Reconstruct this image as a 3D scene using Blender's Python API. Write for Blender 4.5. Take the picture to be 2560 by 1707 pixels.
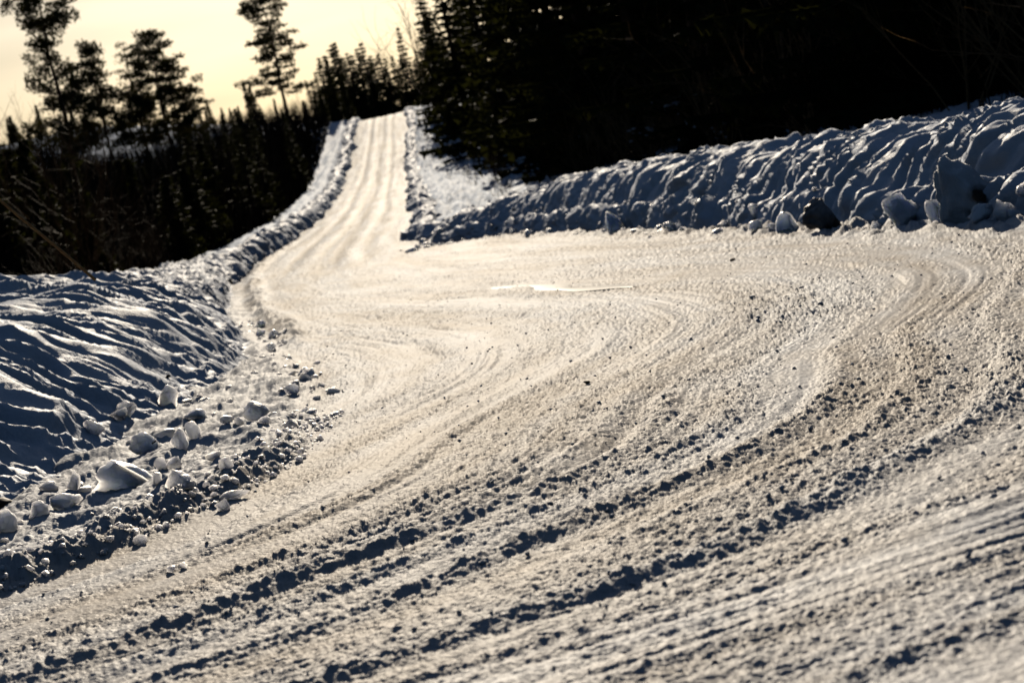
import bpy, bmesh, math, random
import numpy as np
from mathutils import Vector, Matrix

sc = bpy.context.scene
C = sc.collection
for o in list(bpy.data.objects):
    bpy.data.objects.remove(o)
R = math.radians

# ------------------------------------------------------------------ camera
ROLL, PITCH, CAM_H = R(12.5), R(3.67), 1.3
cam_d = bpy.data.cameras.new('camera')
cam_d.lens, cam_d.sensor_width = 85.0, 36.0
cam_d.clip_start, cam_d.clip_end = 0.1, 6000
cam_d.dof.use_dof = True
cam_d.dof.focus_distance = 13.6
cam_d.dof.aperture_fstop = 4.6
cam = bpy.data.objects.new('camera', cam_d)
C.objects.link(cam)
fwd = Vector((0, math.cos(PITCH), -math.sin(PITCH)))
right = Vector((1, 0, 0))
up = right.cross(fwd)
cx = right * math.cos(ROLL) - up * math.sin(ROLL)
cy = right * math.sin(ROLL) + up * math.cos(ROLL)
m3 = Matrix((cx, cy, -fwd)).transposed()
cam.matrix_world = Matrix.Translation((0, 0, CAM_H)) @ m3.to_4x4()
sc.camera = cam

# ------------------------------------------------------------------ sky, sun, exposure
SUN_AZ, SUN_EL = R(-0.5), R(16.5)
world = bpy.data.worlds.new('World')
sc.world = world
world.use_nodes = True
wn = world.node_tree
bg = wn.nodes['Background']
sky = wn.nodes.new('ShaderNodeTexSky')
sky.sky_type = 'NISHITA'
sky.sun_disc = False
sky.sun_elevation, sky.sun_rotation = SUN_EL, SUN_AZ
sky.air_density, sky.dust_density, sky.ozone_density = 1.0, 2.0, 3.6
wtc = wn.nodes.new('ShaderNodeTexCoord'); wmp = wn.nodes.new('ShaderNodeMapping'); wns = wn.nodes.new('ShaderNodeTexNoise'); wmr = wn.nodes.new('ShaderNodeMapRange'); wml = wn.nodes.new('ShaderNodeVectorMath')
wmp.inputs['Scale'].default_value = (3, 3, 26); wmp.inputs['Rotation'].default_value = (0, R(4), 0)
wns.inputs['Scale'].default_value = 1.6; wns.inputs['Detail'].default_value = 4
wmr.inputs['From Min'].default_value, wmr.inputs['From Max'].default_value = .3, .7
wmr.inputs['To Min'].default_value, wmr.inputs['To Max'].default_value = .88, 1.14
wml.operation = 'SCALE'
wn.links.new(wtc.outputs['Generated'], wmp.inputs[0]); wn.links.new(wmp.outputs[0], wns.inputs['Vector']); wn.links.new(wns.outputs['Fac'], wmr.inputs['Value'])
wn.links.new(sky.outputs[0], wml.inputs[0]); wn.links.new(wmr.outputs[0], wml.inputs['Scale'])
wn.links.new(wml.outputs[0], bg.inputs[0])          # thin veils of high cloud
bg.inputs[1].default_value = 0.0150
sun_d = bpy.data.lights.new('sun', 'SUN')
sun_d.energy, sun_d.angle, sun_d.color = 5.0, R(0.5), (1.0, 0.86, 0.67)
sun = bpy.data.objects.new('sun', sun_d)
C.objects.link(sun)
sdir = Vector((math.sin(SUN_AZ) * math.cos(SUN_EL), math.cos(SUN_AZ) * math.cos(SUN_EL), math.sin(SUN_EL)))
sun.rotation_euler = sdir.to_track_quat('Z', 'Y').to_euler()
vs = sc.view_settings
vs.view_transform, vs.look, vs.gamma, vs.use_curve_mapping = 'Standard', 'None', 1.0, False
vs.exposure = 0.93
sc.cycles.use_denoising = True
sc.cycles.max_bounces = 5
sc.cycles.diffuse_bounces = 0

# ------------------------------------------------------------------ numeric helpers
class Noise:
    def __init__(s, seed):
        r = np.random.RandomState(seed)
        s.p = r.permutation(256).astype(np.int32)
        s.p = np.concatenate([s.p, s.p, s.p])
        a = r.rand(256) * 2 * np.pi
        s.gx, s.gy = np.cos(a).astype(np.float32), np.sin(a).astype(np.float32)
    def __call__(s, x, y):
        x = np.asarray(x, np.float32); y = np.asarray(y, np.float32)
        xi, yi = np.floor(x), np.floor(y)
        fx, fy = x - xi, y - yi
        xi = xi.astype(np.int32) & 255; yi = yi.astype(np.int32) & 255
        u = fx * fx * fx * (fx * (fx * 6 - 15) + 10); v = fy * fy * fy * (fy * (fy * 6 - 15) + 10)
        p = s.p
        def g(ix, iy, dx, dy):
            h = p[p[ix] + iy]
            return s.gx[h] * dx + s.gy[h] * dy
        a = g(xi, yi, fx, fy); b = g(xi + 1, yi, fx - 1, fy)
        c = g(xi, yi + 1, fx, fy - 1); d = g(xi + 1, yi + 1, fx - 1, fy - 1)
        ab = a + u * (b - a); cd = c + u * (d - c)
        return (ab + v * (cd - ab)) * 1.5
N = [Noise(i + 11) for i in range(24)]

def fbm(n, x, y, o=3):
    t = 0; a = 1.0
    for k in range(o):
        t = t + a * n(x * 2 ** k + 17.3 * k, y * 2 ** k - 9.1 * k); a *= 0.5
    return t

def ridged(n, x, y):
    return 1.0 - 2.0 * np.abs(n(x, y))

def sstep(a, b, x):
    t = np.clip((np.asarray(x, float) - a) / (b - a), 0, 1)
    return t * t * (3 - 2 * t)

def spline(xs, ys):
    """smooth monotone-ish cubic through (xs, ys), returns a dense lookup"""
    xs, ys = np.array(xs, float), np.array(ys, float)
    d = np.diff(ys) / np.diff(xs)
    m = np.empty_like(xs); m[0], m[-1] = d[0], d[-1]
    h = np.diff(xs)
    m[1:-1] = (d[:-1] * h[1:] + d[1:] * h[:-1]) / (h[1:] + h[:-1])
    def f(x):
        x = np.asarray(x, float)
        xc = np.clip(x, xs[0], xs[-1])
        i = np.clip(np.searchsorted(xs, xc) - 1, 0, len(xs) - 2)
        hh = h[i]; t = (xc - xs[i]) / hh
        r = ((2*t**3 - 3*t**2 + 1) * ys[i] + (t**3 - 2*t**2 + t) * hh * m[i] + (-2*t**3 + 3*t**2) * ys[i+1] + (t**3 - t**2) * hh * m[i+1])
        return r + np.where(x > xs[-1], (x - xs[-1]) * m[-1], 0) + np.where(x < xs[0], (x - xs[0]) * m[0], 0)
    return f

# ------------------------------------------------------------------ the lie of the land (metres; y ahead, x right)
PROF = spline([-80, 0, 60, 78, 105, 133, 180, 240, 285, 322, 345, 400, 500, 900],
              [0, 0, 0, 0.05, 0.45, 1.13, 2.3, 4.9, 9.2, 13.5, 14.0, 12.5, 13.0, 14])
XC = spline([2, 6.5, 8.6, 9.8, 14, 17.2, 20.5, 24, 33, 50, 78, 133, 240, 322, 400],
            [-9, -4.6, -1.55, -.38, 1.02, 1.95, 2.1, 1.7, -.04, -3.0, -5.3, -6.8, -9.6, -10.3, -11])
XL = spline([9.5, 12, 14.5, 17.5, 21, 26, 32, 40, 60, 90, 133, 240, 322, 400],      # foot of the left bank
            [-4.7, -3.75, -3.3, -3.05, -2.9, -2.85, -3.35, -4.4, -6.5, -9.2, -9.9, -12.8, -13.4, -14])
XR = spline([2, 8, 14, 21, 30, 45, 54.7, 65, 69, 78, 133, 240, 322, 400],            # foot of the right bank, then right road edge
            [8.5, 6.8, 5.6, 4.57, 3.6, 2.3, 1.3, -.2, -1.5, -2.3, -3.8, -6.6, -7.3, -8])
XW = spline([5, 8.5, 10.8, 12.9, 16, 20, 28, 42, 60, 90],                            # windrow at the edge of the driven lane
            [-8.5, -4.0, -2.47, -1.62, -1.38, -1.58, -2.55, -4.3, -6.2, -9.0])

def xl_of(y):
    return np.where(y < 8, -15.0, XL(np.maximum(y, 8)))

def terrain_z(x, y, detail=True):
    P = PROF(y)
    dl = xl_of(y) - x
    dr = x - XR(np.maximum(y, 2))
    near = sstep(110, 75, y)
    z = P + sstep(0.6, 2.2, dl) * (0.5 + 0.25 * near) + sstep(0.5, 2.0, dr) * (0.30 + 0.20 * sstep(72, 62, y))
    z = z + np.clip(dr - 4.5, 0, 30) * 0.075 * sstep(150, 90, y) * sstep(0, 20, y)
    z = z + np.clip((dl - 3) * .2, 0, 6.5) * sstep(150, 320, y)
    z = z - np.clip(dl - 2.5, 0, 6) * 0.07 * sstep(120, 60, y)
    if detail:
        out = np.maximum(sstep(0.5, 1.6, dl), sstep(0.4, 1.4, dr))
        z = z + out * (0.16 * fbm(N[0], x * 0.5, y * 0.35, 3) + 0.10 * ridged(N[1], x * 1.3, y * 0.8) * sstep(330, 200, y))
        z = z + out * 0.05 * N[2](x * 4, y * 2.2)
    if detail:
        z = z + sstep(.6, 1.6, dr) * sstep(66, 74, y) * (.16 * ridged(N[5], x * 1.1, y * .35) + .10 * N[6](x * 2.5, y * .8))
    z = z - 0.07 * sstep(0.8, 0.2, np.maximum(dl, dr))
    return z

def track(x, y):
    c = XC(np.maximum(y, 2)); e = 0.05
    sl = (XC(np.maximum(y, 2) + e) - c) / e
    return (x - c) / np.sqrt(1 + sl * sl)
_sy = np.concatenate([np.linspace(0, 60, 1200), np.linspace(60.2, 420, 900)])
_sx = XC(np.maximum(_sy, 2))
_ss = np.concatenate([[0], np.cumsum(np.hypot(np.diff(_sx), np.diff(_sy)))])
def arc(y):
    return np.interp(y, _sy, _ss)

RIDGES = [(-2.6, .025, .07), (-1.9, .02, .06), (-1.35, .03, .08), (-.75, .022, .06), (-.30, .03, .07), (0.05, .056, .085),
          (.42, .02, .05), (.85, .042, .08), (1.25, .02, .06), (1.75, .04, .09), (2.2, .02, .06), (2.75, .018, .06), (3.4, .012, .06), (4.2, .012, .08)]

STRONG = (-1.35, .05, .85, 1.75)
def road_z(x, y):
    """height and dirt of the driven snow"""
    P = PROF(y)
    q, s = track(x, y), arc(y)
    far = sstep(90, 45, y)
    mid = sstep(45, 18, y)
    # warp so tracks wander
    qw = q + 0.12 * N[3](q * 0.5, s * 0.12) + 0.03 * N[4](q * 2, s * 0.5)
    rough = np.clip(0.5 + 0.9 * fbm(N[5], qw * 1.6, s * 0.10, 2) + 0.35 * fbm(N[6], x * 0.9, y * 0.5, 2), 0.04, 1.3)
    rough = rough + 1.7 * np.exp(-(((x - 1.9) / .45) ** 2 + ((y - 18.0) / 2.2) ** 2))
    z = P + 0.022 * N[7](x * 0.45, y * 0.25) + 0.012 * N[8](qw * 1.1, s * 0.15)
    st = ((.003 + .006 * sstep(22, 11, y)) * N[9](qw * 3.2, s * 0.22) + 0.010 * N[10](qw * 8, s * 0.15) + 0.006 * N[11](qw * 19, s * .30)) * np.clip(.7 + 1.1 * fbm(N[22], x * .8, y * .3, 2), .15, 1.5)
    z = z + st * (0.22 + 0.78 * mid)
    for k, (q0, h, w) in enumerate(RIDGES):
        on = np.clip(0.42 + 1.5 * N[12](s * 0.17 + 31 * k, k * 3.7 + s * .01), 0, 1.25)
        if q0 in STRONG: on = np.clip(on + .35 + .4 * sstep(13, 9, y), 0, 1.3) * sstep(26, 15, y)
        d = (qw - q0 - 0.06 * N[13](s * 0.6, k * 5.1)) / w
        lump = 0.60 + 0.26 * N[14](x * 6, y * 3) + 0.24 * N[15](x * 26, y * 15)
        g = np.exp(-d * d)
        z = z + h * on * g * np.clip(lump, 0, 2) * (0.2 + .8 * mid) * (.66 + .32 * sstep(14, 8, y))
        z = z - 0.4 * h * on * np.exp(-((d + 1.9) ** 2)) * (0.2 + .8 * mid)
        rough = rough + 0.5 * on * np.exp(-(d / 1.8) ** 2)
    # ruts of the far lane
    fr = sstep(50, 90, y)
    for q0 in (-1.35, -.25, .25, 1.35):
        z = z - 0.035 * fr * np.exp(-((q - q0 + .15 * N[3](s * .03, q0)) / .3) ** 2)
    z = z + fr * 0.012 * N[10](q * 2, s * .06)
    # grain
    apx = sstep(.05, .4, XW(np.maximum(y, 5)) - x) * sstep(85, 40, y)
    g1 = N[16](x * 22, y * 13); g2 = N[17](x * 47, y * 30); g3 = N[18](x * 9, y * 5)
    bump = np.clip(g3 - 0.30, 0, 1) * 0.009 * np.clip(rough - .8 + .5 * sstep(10, 7, y), 0, 1) + np.clip(g1 - 0.28, 0, 1) * 0.008
    gr = 0.0042 * g1 + 0.0042 * g2 + 0.0025 * g3
    z = z + (gr * (0.45 + 0.8 * rough) + bump * rough) * (1 - .55 * apx) * (0.15 + 0.85 * far)
    # apron between lane and left bank: windrow, bench and rubble
    xw = XW(np.maximum(y, 5)); e = .05
    sw = (XW(np.maximum(y, 5) + e) - xw) / e
    dw = (xw - x) / np.sqrt(1 + sw * sw)
    nearw = sstep(16.5, 13.5, y)
    lumpw = 0.8 + 0.55 * N[14](x * 6, y * 4) + 0.35 * N[15](x * 15, y * 10) + .2 * N[16](x * 33, y * 25)
    z = z + 0.10 * nearw * np.exp(-(np.where(dw < 0.05, dw - .05, (dw - .05) * .55) / .12) ** 2) * lumpw
    ap = sstep(-.02, .35, dw) * sstep(85, 40, y)
    rub = 0.04 + 0.06 * fbm(N[19], x * 1.1, y * .7, 2) + np.clip(N[20](x * 3.6, y * 2.4), 0, 1) * 0.06 + 0.014 * N[21](x * 10, y * 7) + .012 * N[16](x * 30, y * 22)
    z = z + ap * rub
    dl2 = x - XL(np.maximum(y, 9.5))
    z = z + .12 * sstep(24, 34, y) * sstep(130, 100, y) * np.exp(-((dl2 - .55 - .12 * N[13](s * .25, 2.2)) / .2) ** 2) * np.clip(.7 + .8 * N[14](x * 3, y * .9) + .4 * N[15](x * 8, y * 2.5), 0, 2)
    # lane edge on the right: rubble strip at the bank foot
    dr = XR(np.maximum(y, 2)) - x
    re = sstep(.75, .05, dr) * sstep(75, 60, y)
    z = z + re * (0.03 + 0.10 * np.clip(N[20](x * 5 + 9, y * 2.4), 0, 1) + .05 * np.clip(N[21](x * 10, y * 5), 0, 1))
    # polished ice patch lies flat
    ic = ice_d(x, y)
    z = np.where(ic > -0.4, z + (P - z) * sstep(-.4, .1, ic), z)
    dirt = np.clip(0.45 + 0.6 * N[9](qw * 1.3 + 5, s * 0.09) + 0.3 * N[10](qw * 5, s * .3) + .25 * fbm(N[6], x * 2, y * 1.2, 2), 0, 1) * (1 - ap * .85)
    for q0 in (-1.35, -.3, .3, 1.35):
        dirt = dirt + .55 * fr * np.exp(-((q - q0 + .15 * N[3](s * .03, q0)) / .16) ** 2)
    dirt = np.clip(dirt, 0, 1)
    return z, dirt, rough * (1 - .85 * ap)

def ice_d(x, y):
    """positive inside the ice patch"""
    t = (y - 28.6) / 3.9
    c = 0.62 - 0.66 * t + .08 * np.sin(t * 5)
    w = 0.12 * np.sqrt(np.clip(1 - t * t, 0, 1)) * (1 + .5 * np.sin(t * 9 + 1)) + .02
    return np.where(np.abs(t) < 1, 1 - np.abs(x - c) / w, -9.0)

# ------------------------------------------------------------------ materials
def mat(name, col, rough=0.6, spec=0.3, nscale=None, col2=None, bump=0, bscale=80, attr=None, sss=0, sssr=.03, detail=4):
    m = bpy.data.materials.new(name); m.use_nodes = True
    nt = m.node_tree; b = nt.nodes['Principled BSDF']
    b.inputs['Base Color'].default_value = (*col, 1)
    b.inputs['Roughness'].default_value = rough
    b.inputs['Specular IOR Level'].default_value = spec
    if sss:
        b.inputs['Subsurface Weight'].default_value = sss
        b.inputs['Subsurface Radius'].default_value = (1.0, 1.0, 1.1)
        b.inputs['Subsurface Scale'].default_value = sssr
    tc = nt.nodes.new('ShaderNodeTexCoord')
    if col2 is not None:
        mx = nt.nodes.new('ShaderNodeMix'); mx.data_type = 'RGBA'
        mx.inputs['A'].default_value = (*col, 1); mx.inputs['B'].default_value = (*col2, 1)
        if attr:
            at = nt.nodes.new('ShaderNodeAttribute'); at.attribute_name = attr
            nt.links.new(at.outputs['Fac'], mx.inputs['Factor'])
        else:
            n = nt.nodes.new('ShaderNodeTexNoise'); n.inputs['Scale'].default_value = nscale or 3; n.inputs['Detail'].default_value = detail
            rp = nt.nodes.new('ShaderNodeMapRange'); rp.inputs['From Min'].default_value = .38; rp.inputs['From Max'].default_value = .66
            nt.links.new(tc.outputs['Object'], n.inputs['Vector']); nt.links.new(n.outputs['Fac'], rp.inputs['Value'])
            nt.links.new(rp.outputs['Result'], mx.inputs['Factor'])
        nt.links.new(mx.outputs['Result'], b.inputs['Base Color'])
    if bump:
        n2 = nt.nodes.new('ShaderNodeTexNoise'); n2.inputs['Scale'].default_value = bscale; n2.inputs['Detail'].default_value = 3
        bp = nt.nodes.new('ShaderNodeBump'); bp.inputs['Strength'].default_value = 1.0; bp.inputs['Distance'].default_value = bump
        nt.links.new(tc.outputs['Object'], n2.inputs['Vector']); nt.links.new(n2.outputs['Fac'], bp.inputs['Height'])
        nt.links.new(bp.outputs['Normal'], b.inputs['Normal'])
    return m

def snowy(m, gloss=.05, rough=.45):
    """snow scatters light evenly: swap the dielectric coat for a diffuse body with a weak rough gloss"""
    nt = m.node_tree; b = nt.nodes['Principled BSDF']; out = nt.nodes['Material Output']
    d = nt.nodes.new('ShaderNodeBsdfDiffuse'); g = nt.nodes.new('ShaderNodeBsdfGlossy'); mx = nt.nodes.new('ShaderNodeMixShader')
    g.inputs['Roughness'].default_value = rough; g.inputs['Color'].default_value = (.9, .9, .9, 1); mx.inputs[0].default_value = gloss
    for l in list(nt.links):
        if l.to_node == b and l.to_socket.name == 'Base Color': nt.links.new(l.from_socket, d.inputs['Color'])
        if l.to_node == b and l.to_socket.name == 'Normal':
            nt.links.new(l.from_socket, d.inputs['Normal']); nt.links.new(l.from_socket, g.inputs['Normal'])
    nt.links.new(d.outputs[0], mx.inputs[1]); nt.links.new(g.outputs[0], mx.inputs[2]); nt.links.new(mx.outputs[0], out.inputs['Surface'])
    nt.nodes.remove(b)
    return m
M_ROAD = mat('packed_road_snow', (.65, .67, .71), .62, .03, col2=(.50, .47, .44), attr='dirt', bump=.006, bscale=55)
M_BANK = mat('ploughed_bank_snow', (.74, .79, .89), .65, .04, col2=(.68, .73, .83), nscale=2.2, bump=.006, bscale=40)
M_FIELD = mat('untouched_snow', (.68, .76, .90), .6, .04, col2=(.65, .73, .86), nscale=1.2, bump=.01, bscale=14)
snowy(M_ROAD, .010); snowy(M_BANK, .018); snowy(M_FIELD, .006)
M_CLOD = mat('broken_snow', (.82, .86, .93), .5, .1, col2=(.76, .80, .87), nscale=9, bump=.007, bscale=38, sss=.6, sssr=.08)
M_CRUMB = mat('loose_snow_crumbs', (.70, .74, .82), .55, .3, col2=(.60, .62, .66), nscale=20)
snowy(M_CRUMB, .03)
M_DIRTY = mat('dirty_snow', (.40, .39, .40), .6, .1, col2=(.04, .037, .035), nscale=5.5, bump=.006, bscale=30, detail=2)
M_STAIN = mat('stained_snow', (.78, .79, .82), .6, .1, col2=(.04, .037, .035), nscale=2.6, bump=.006, bscale=30, detail=2)
def stain(m, centre, r0, r1):
    """one frozen-in patch of dirt with a ragged edge"""
    nt = m.node_tree; mr = [n for n in nt.nodes if n.type == 'MAP_RANGE'][0]; tc = [n for n in nt.nodes if n.type == 'TEX_COORD'][0]
    ns = [n for n in nt.nodes if n.type == 'TEX_NOISE' and any(l.to_node == mr for l in n.outputs[0].links)][0]
    ns.inputs['Scale'].default_value = 9
    d = nt.nodes.new('ShaderNodeVectorMath'); d.operation = 'DISTANCE'; d.inputs[1].default_value = centre
    ad = nt.nodes.new('ShaderNodeMath'); ad.operation = 'MULTIPLY_ADD'; ad.inputs[1].default_value = .16
    nt.links.new(tc.outputs['Object'], d.inputs[0]); nt.links.new(ns.outputs['Fac'], ad.inputs[0]); nt.links.new(d.outputs['Value'], ad.inputs[2])
    nt.links.new(ad.outputs[0], mr.inputs['Value'])
    mr.inputs['From Min'].default_value, mr.inputs['From Max'].default_value = r1, r0
stain(M_STAIN, (.08, -.2, .36), .17, .24)
M_GRIT = mat('dark_grit', (.05, .045, .04), .8, .2, col2=(.09, .075, .06), nscale=30)
M_ICE = mat('polished_ice', (.62, .62, .62), .34, .25, col2=(.6, .6, .6), nscale=8, bump=.0008, bscale=6)
snowy(M_ICE, .007, .30)
M_BARK = mat('pine_bark', (.055, .035, .024), .9, .1, col2=(.03, .02, .015), nscale=6, bump=.01, bscale=20)
M_NEEDLE = mat('spruce_needles', (.012, .017, .008), .9, .02, col2=(.008, .011, .006), nscale=3)
M_PINE = mat('pine_needles', (.028, .034, .014), .9, .03, col2=(.018, .022, .010), nscale=3)
M_TWIG = mat('bare_twigs', (.020, .013, .008), .85, .03, col2=(.012, .008, .005), nscale=8)
M_SUNLIT_TWIG = mat('sunlit_tone_twigs', (.20, .13, .06), .7, .1, col2=(.11, .07, .035), nscale=8)  # sunlit tone painted into the colour, a lighter copy of the bare twigs
M_STICK = mat('weathered_stick', (.75, .40, .14), .6, .3, col2=(.45, .22, .08), nscale=14, bump=.002, bscale=60)
# needles let some light through
for mm, c in ((M_NEEDLE, (.07, .075, .015)), (M_PINE, (.10, .085, .02))):
    nt = mm.node_tree; tr = nt.nodes.new('ShaderNodeBsdfTranslucent'); tr.inputs['Color'].default_value = (*c, 1)
    mx = nt.nodes.new('ShaderNodeMixShader'); mx.inputs[0].default_value = .05
    out = nt.nodes['Material Output']
    nt.links.new(nt.nodes['Principled BSDF'].outputs[0], mx.inputs[1]); nt.links.new(tr.outputs[0], mx.inputs[2]); nt.links.new(mx.outputs[0], out.inputs['Surface'])

# ------------------------------------------------------------------ object helpers
def mesh_np(name, v, f, m, smooth=True):
    v = np.asarray(v, np.float32); f = np.asarray(f, np.int32)
    me = bpy.data.meshes.new(name)
    me.vertices.add(len(v)); me.vertices.foreach_set('co', v.ravel())
    k = f.shape[1]
    me.loops.add(f.size); me.loops.foreach_set('vertex_index', f.ravel())
    me.polygons.add(len(f)); me.polygons.foreach_set('loop_start', np.arange(0, f.size, k, dtype=np.int32))
    me.polygons.foreach_set('loop_total', np.full(len(f), k, np.int32))
    if smooth: me.polygons.foreach_set('use_smooth', np.ones(len(f), bool))
    me.materials.append(m)
    me.update(calc_edges=True)
    return me
def obj(name, me, parent=None):
    o = bpy.data.objects.new(name, me); C.objects.link(o); o.parent = parent
    return o
def tag(o, label=None, cat=None, group=None, kind=None):
    if label: o['label'] = label
    if cat: o['category'] = cat
    if group: o['group'] = group
    if kind: o['kind'] = kind
    return o
def empty(name, loc=(0, 0, 0), rz=0, s=1):
    o = bpy.data.objects.new(name, None); C.objects.link(o)
    o.location = loc; o.rotation_euler = (0, 0, rz); o.scale = (s, s, s); o.empty_display_size = .1
    return o
def copy_tree(o, parent=None):
    c = o.copy(); C.objects.link(c); c.parent = parent
    for ch in list(o.children): copy_tree(ch, c)
    return c
def grid_faces(nr, nc):
    i = (np.arange(nr - 1)[:, None] * nc + np.arange(nc - 1)[None, :])
    return np.stack([i, i + 1, i + nc + 1, i + nc], -1).reshape(-1, 4)
def compact(v, f):
    used = np.zeros(len(v), bool); used[f.ravel()] = True
    idx = np.cumsum(used) - 1
    return v[used], idx[f], used
U_, V_ = None, None
def ray(px, py):
    """direction through a point of the 2352 x 1568 view"""
    k = 1024 / 2352
    dx, dy = px * k - 512, 341 - py * k
    return (cx * dx + cy * dy + fwd * (85 / 36 * 1024)).normalized()
def at(px, py, z=0.0):
    d = ray(px, py); t = (z - CAM_H) / d.z
    return Vector((0, 0, CAM_H)) + d * t
def at_y(px, py, y):
    d = ray(px, py); return Vector((0, 0, CAM_H)) + d * (y / d.y)
def ppm(y):          # 2352-view pixels for one metre at depth y
    return 85 / 36 * 2352 / y

# ------------------------------------------------------------------ ground: open snow, driven road, ice
def build_terrain():
    xs = np.concatenate([-np.geomspace(900, 16.5, 70), np.arange(-16, 12.01, .14), np.geomspace(12.5, 900, 70)])
    ys = [-120., -60., -30., -15., -6., 0.]
    y = 3.0
    while y < 420: ys.append(y); y += max(.12, .0085 * y)
    ys += list(np.geomspace(425, 3000, 24))
    ys = np.array(ys)
    X, Y = np.meshgrid(xs, ys)
    Z = terrain_z(X, np.minimum(Y, 900))
    dl = xl_of(Y) - X; dr = X - XR(np.maximum(Y, 2))
    me = mesh_np('snow_ground', np.stack([X, Y, Z], -1).reshape(-1, 3), grid_faces(len(ys), len(xs)), M_FIELD)
    tag(obj('snow_ground', me), kind='structure')
build_terrain()

def build_road():
    a = np.concatenate([-np.geomspace(1.2, .256, 26), np.linspace(-.25, .25, 840), np.geomspace(.256, 1.0, 22)])
    ys = []; y = 4.0
    while y < 343:
        ys.append(y); y += min(.62 * y * y / 3143, .0045 * y)
    ys = np.array(ys)
    A, Y = np.meshgrid(a, ys)
    X = A * Y
    nr, nc = X.shape
    lo, hi = xl_of(Y) - 1.0, XR(Y) + .7
    keepv = (X > lo) & (X < hi)
    f = grid_faces(nr, nc)
    kv = keepv.ravel()
    f = f[kv[f].all(1)]
    v = np.stack([X.ravel(), Y.ravel(), np.zeros(nr * nc)], -1)
    v, f, used = compact(v, f)
    z, dirt, rough = road_z(v[:, 0], v[:, 1])
    sp = np.minimum(.62 * v[:, 1] ** 2 / 3143, .0045 * v[:, 1])
    v[:, 2] = z + np.random.RandomState(2).normal(size=len(z)) * np.clip(.11 * sp, .0015, .0065) * np.clip(.15 + .9 * rough, .2, 1.5) * (ice_d(v[:, 0], v[:, 1]) < -.4)
    me = mesh_np('snowy_road', v, f, M_ROAD)
    at_ = me.attributes.new('dirt', 'FLOAT', 'POINT'); at_.data.foreach_set('value', dirt.astype(np.float32))
    tag(obj('snowy_road', me), kind='structure')
    # ice
    t = np.linspace(-.985, .985, 80); w = np.linspace(-1, 1, 9)
    T, W = np.meshgrid(t, w, indexing='ij')
    y = 28.6 + 3.9 * T
    c = 0.62 - 0.66 * T + .08 * np.sin(T * 5)
    ww = 0.12 * np.sqrt(1 - T * T) * (1 + .5 * np.sin(T * 9 + 1)) + .015
    x = c + W * ww
    z = PROF(y) + 0.006 - .004 * W * W
    me = mesh_np('ice_patch', np.stack([x, y, z], -1).reshape(-1, 3), grid_faces(80, 9), M_ICE)
    tag(obj('ice_patch', me), 'glinting strip of polished ice on the packed snow of the bend', 'ice patch')
build_road()

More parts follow.
